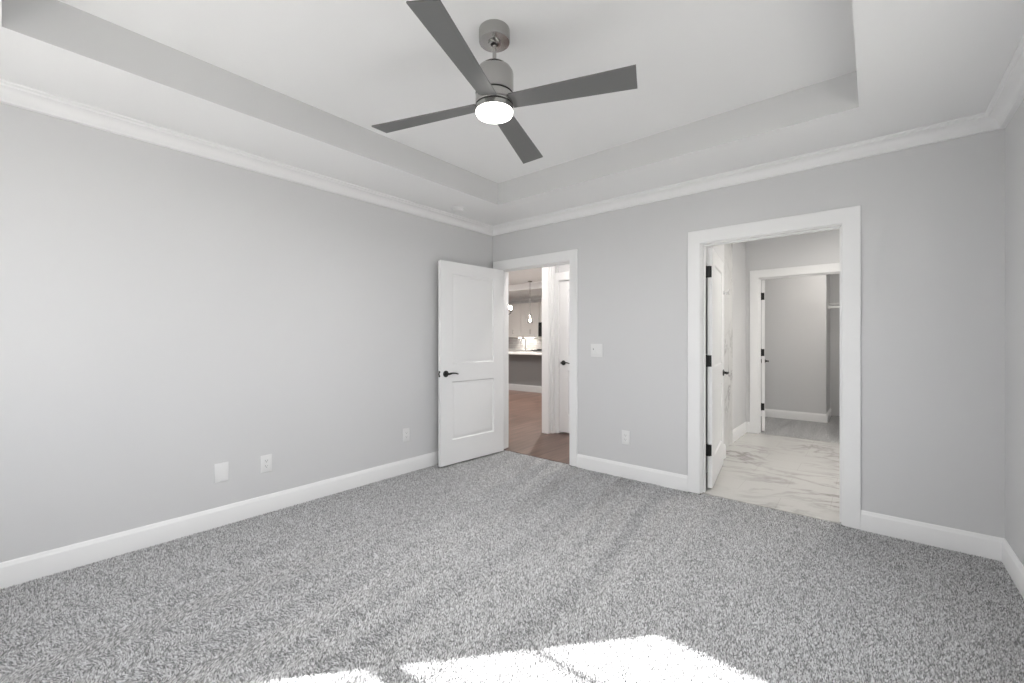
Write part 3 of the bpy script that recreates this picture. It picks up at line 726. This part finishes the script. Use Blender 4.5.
# ------------------------------------------------------------------ windows (behind the camera, plus one added beside it for light)
def window(name, label, x0, x1, org, rz):
    """Double hung window; local X along the wall, local +Y into the room, the wall's inner face at Y=0."""
    r = thing(name, org, label, 'window', rz=rz); struct(r)
    yo = -0.15
    b = MB(); f = 0.030
    b.box((x0, yo, WZ0), (x0+f, yo+0.05, WZ1)); b.box((x1-f, yo, WZ0), (x1, yo+0.05, WZ1)); b.box((x0+f, yo, WZ0), (x1-f, yo+0.05, WZ0+f)); b.box((x0+f, yo, WZ1-f), (x1-f, yo+0.05, WZ1))
    b.build('frame', M['trim'], r)
    zm = 1.325
    gx0, gx1 = x0+0.063, x1-0.063
    ys = yo+0.012
    for (za, zb, fb, ft) in ((zm, WZ1-f, 0.030, 0.030), (WZ0+f, zm, 0.05, 0.030)):
        b = MB()
        b.box((x0+f, ys, za), (gx0, ys+0.026, zb)); b.box((gx1, ys, za), (x1-f, ys+0.026, zb)); b.box((gx0, ys, za), (gx1, ys+0.026, za+fb)); b.box((gx0, ys, zb-ft), (gx1, ys+0.026, zb))
        zmid = 1.676 if za == zm else (za+zb)/2
        b.box((gx0, ys+0.004, zmid-0.009), (gx1, ys+0.022, zmid+0.009))
        b.build('sash', M['trim'], r)
        MB().box((gx0-0.004, ys+0.011, za+fb-0.004), (gx1+0.004, ys+0.014, zb-ft+0.004)).build('pane', M['glass'], r)
    b = MB(); c = 0.085
    b.box((x0-c*0.65, 0, WZ0-0.02), (x0+0.004, 0.018, WZ1+c)); b.box((x1-0.004, 0, WZ0-0.02), (x1+c*0.65, 0.018, WZ1+c)); b.box((x0+0.004, 0, WZ1-0.004), (x1-0.004, 0.018, WZ1+c))
    b.box((x0-c*0.65, 0, WZ0-0.105), (x1+c*0.65, 0.016, WZ0-0.0405))
    b.build('casing', M['trim'], r)
    MB().box((x0-c*0.7, 0, WZ0-0.04), (x1+c*0.7, 0.05, WZ0-0.0202), 0.003, 1).build('sill', M['trim'], r)
    d_ = bpy.data.lights.new('window_portal', 'AREA'); d_.shape = 'RECTANGLE'; d_.size = x1-x0-2*f; d_.size_y = WZ1-WZ0-2*f; d_.cycles.is_portal = True
    o_ = bpy.data.objects.new('window_portal', d_); COL.objects.link(o_); o_.parent = r; o_.location = ((x0+x1)/2, yo-0.01, (WZ0+WZ1)/2); o_.rotation_euler = (PI/2, 0, 0)
window('window_1', 'left double hung window in the wall behind the camera', *WIN[0], (0, YR, 0), 0)
window('window_2', 'right double hung window in the wall behind the camera', *WIN[1], (0, YR, 0), 0)
window('window_3', 'double hung window in the right wall beside the camera', *RW, (W, 0, 0), PI/2)
b = MB(); b.box((-30, -40, -0.5), (30, YR-0.152, -0.35)); b.box((W+0.152, YR-0.152, -0.5), (30, 10, -0.35)); struct(b.build('ground', M['ground'], smooth=0), 'pale ground outside the rear windows', 'ground')

# ------------------------------------------------------------------ ceiling fan
FX, FY = 1.931, -2.083
FS = 0.962
fan = thing('ceiling_fan', (FX, FY, ZT - 0.428*FS), 'four blade brushed nickel ceiling fan with a round lit lamp', 'ceiling fan')
z = lambda v: v - 2.30
fan.scale = (FS, FS, FS)
MB().lathe([(0, z(2.7278)), (0.074, z(2.7278)), (0.0755, z(2.722)), (0.0755, z(2.672)), (0.073, z(2.667)), (0.030, z(2.666)), (0.029, z(2.659)), (0.019, z(2.658)), (0.017, z(2.668)), (0, z(2.668))], n=64).build('canopy', M['nickel'], fan)
MB().lathe([(0, z(2.668)), (0.0165, z(2.6675)), (0.0165, z(2.661)), (0.011, z(2.657)), (0, z(2.657))], n=24).build('hanger_ball', M['dark'], fan)
MB().tube([(0, 0, z(2.662)), (0, 0, z(2.575))], 0.0095, 20).build('downrod', M['nickel'], fan)
MB().lathe([(0, z(2.580)), (0.017, z(2.580)), (0.022, z(2.575)), (0.028, z(2.566)), (0.034, z(2.562)), (0.044, z(2.560)), (0.064, z(2.549)), (0.082, z(2.533)), (0.0905, z(2.519)), (0.0925, z(2.508)), (0.0925, z(2.416)), (0.0915, z(2.413)), (0, z(2.413))], n=72).build('motor_housing', M['nickel'], fan)
MB().lathe([(0, z(2.413)), (0.086, z(2.413)), (0.086, z(2.406)), (0, z(2.406))], n=64).build('shadow_gap', M['dark'], fan)
hub = MB().lathe([(0, z(2.406)), (0.091, z(2.406)), (0.092, z(2.404)), (0.092, z(2.362)), (0.091, z(2.360)), (0, z(2.360))], n=72).build('blade_hub', M['nickel'], fan)
MB().lathe([(0, z(2.360)), (0.0865, z(2.360)), (0.0865, z(2.353)), (0, z(2.353))], n=64).build('shadow_gap', M['dark'], fan)
MB().lathe([(0, z(2.353)), (0.0905, z(2.353)), (0.092, z(2.351)), (0.092, z(2.331)), (0.0905, z(2.329)), (0, z(2.329))], n=72).build('light_ring', M['nickel'], fan)
MB().lathe([(0, z(2.329)), (0.0895, z(2.329)), (0.0900, z(2.323)), (0.086, z(2.315)), (0.076, z(2.310)), (0.045, z(2.307)), (0, z(2.306))], n=72).build('lamp_diffuser', M['lamp'], fan)
d_ = bpy.data.lights.new('lamp_light', 'AREA'); d_.shape = 'DISK'; d_.size = 0.16; d_.energy = 10.6; d_.color = (1, 0.985, 0.965)
o_ = bpy.data.objects.new('lamp_light', d_); COL.objects.link(o_); o_.parent = fan; o_.location = (0, 0, z(2.3045))
bl = None
for k in range(4):
    if bl is None:
        b = MB()
        th = math.radians(-11.0); r0, r1, w0, w1, tk = 0.086, 0.667, 0.092, 0.132, 0.006
        n = 10; rows = []
        for i in range(n+1):
            f = i/n; r = r0 + (r1-r0)*f; w = w0 + (w1-w0)*f
            rows.append(b.verts([(r, s_*w/2*math.cos(th) - q*math.sin(th), s_*w/2*math.sin(th) + q*math.cos(th)) for s_, q in ((-1, -tk/2), (1, -tk/2), (1, tk/2), (-1, tk/2))]))
        for A_, B_ in zip(rows, rows[1:]):
            for j in range(4): b.face([A_[j], A_[(j+1)%4], B_[(j+1)%4], B_[j]])
        b.face(rows[0]); b.face(rows[-1])
        bl = b.build('fan_blade', M['blade'], fan); o = bl
    else:
        o = bl.copy(); COL.objects.link(o); o.parent = fan
    o.location = (0, 0, z(2.369)); o.rotation_euler = (0, math.radians((0.2, 0.9, 1.5, -0.5)[k]), math.radians(20.9 + 90*k))

# ------------------------------------------------------------------ smoke detector and wall plates
t = thing('smoke_detector', (0.269, -0.771, ZC-0.0003), 'small round white smoke detector on the ceiling near the corner', 'smoke detector')
MB().lathe([(0, 0), (0.066, 0), (0.066, -0.010), (0.058, -0.013), (0, -0.013)], n=40).build('base', M['door'], t)
b = MB(); b.lathe([(0, -0.0132), (0.056, -0.0132), (0.054, -0.017), (0.050, -0.018), (0.050, -0.024), (0.056, -0.026), (0.055, -0.034), (0.040, -0.040), (0.018, -0.041), (0.016, -0.039), (0, -0.039)], n=40)
b.build('cover', M['door'], t)

def plate_mesh(w, h):
    b = MB(); b.box((-w/2, -0.006, -h/2), (w/2, 0.0, h/2), 0.003, 2); return b
def screws(t, xs, dz):
    for x in xs:
        for s_ in (-1, 1):
            MB().lathe([(0, -0.0061), (0.0032, -0.0061), (0.0028, -0.0072), (0, -0.0074)], (x, 0, s_*dz), n=12, ax='Y').build('screw', M['plastic'], t)
GO = 'white decorator power outlets'
def outlet(loc, rz, label):
    t = thing('power_outlet', loc, label, 'outlet', GO, rz)
    plate_mesh(0.076, 0.122).build('plate', M['plastic'], t)
    f = MB().box((-0.0165, -0.0082, -0.0335), (0.0165, -0.0061, 0.0335), 0.0008, 1).build('receptacle', M['plastic'], t)
    b = MB()
    for zc in (-0.0185, 0.0185):
        b.box((-0.0085, -0.0086, zc-0.001), (-0.0060, -0.0083, zc+0.008)); b.box((0.0055, -0.0086, zc), (0.0080, -0.0083, zc+0.007))
        b.lathe([(0, -0.0083), (0.0030, -0.0083), (0.0030, -0.0086), (0, -0.0086)], (0, 0, zc-0.0065), n=12, ax='Y')
    s_ = b.build('socket_slots', M['slot'], f)
    screws(t, (0,), 0.049)
    return t
RL = PI/2     # plate local -Y faces +X on the left wall
o1 = outlet((0.0004, -2.365, 0.344), RL, 'white power outlet on the left wall beside the blank plate')
dup(o1, (0.0004, -1.175, 0.346), RL, 'white power outlet on the left wall near the open door')
dup(o1, (1.608, -0.0004, 0.352), 0, 'white power outlet on the wall between the two doorways')
t = thing('blank_wall_plate', (0.0004, -2.638, 0.346), 'plain blank white cover plate low on the left wall', 'wall plate', rz=RL)
plate_mesh(0.080, 0.125).build('plate', M['plastic'], t); screws(t, (0,), 0.044)
t = thing('light_switch', (1.318, -0.0004, 1.120), 'double white light switch between the two doorways', 'light switch')
plate_mesh(0.122, 0.122).build('plate', M['plastic'], t)
for x in (-0.023, 0.023):
    b = MB(); p = [(-0.0165, 0.0335), (0.0165, 0.0335)]
    v = b.verts([(x-0.0165, -0.0061, -0.0335), (x+0.0165, -0.0061, -0.0335), (x+0.0165, -0.0061, 0.0335), (x-0.0165, -0.0061, 0.0335),
                 (x-0.0155, -0.0110, -0.0325), (x+0.0155, -0.0110, -0.0325), (x+0.0155, -0.0075, 0.0325), (x-0.0155, -0.0075, 0.0325)])
    for q in ((3,2,1,0),(4,5,6,7),(0,1,5,4),(1,2,6,5),(2,3,7,6),(3,0,4,7)): b.face([v[i] for i in q])
    r_ = b.build('rocker', M['plastic'], t)
    if x < 0:
        MB().box((x-0.010, -0.0128, 0.004), (x-0.004, -0.0095, 0.018), 0.001, 1).build('slider', M['slot'], r_)
screws(t, (-0.023, 0.023), 0.049)
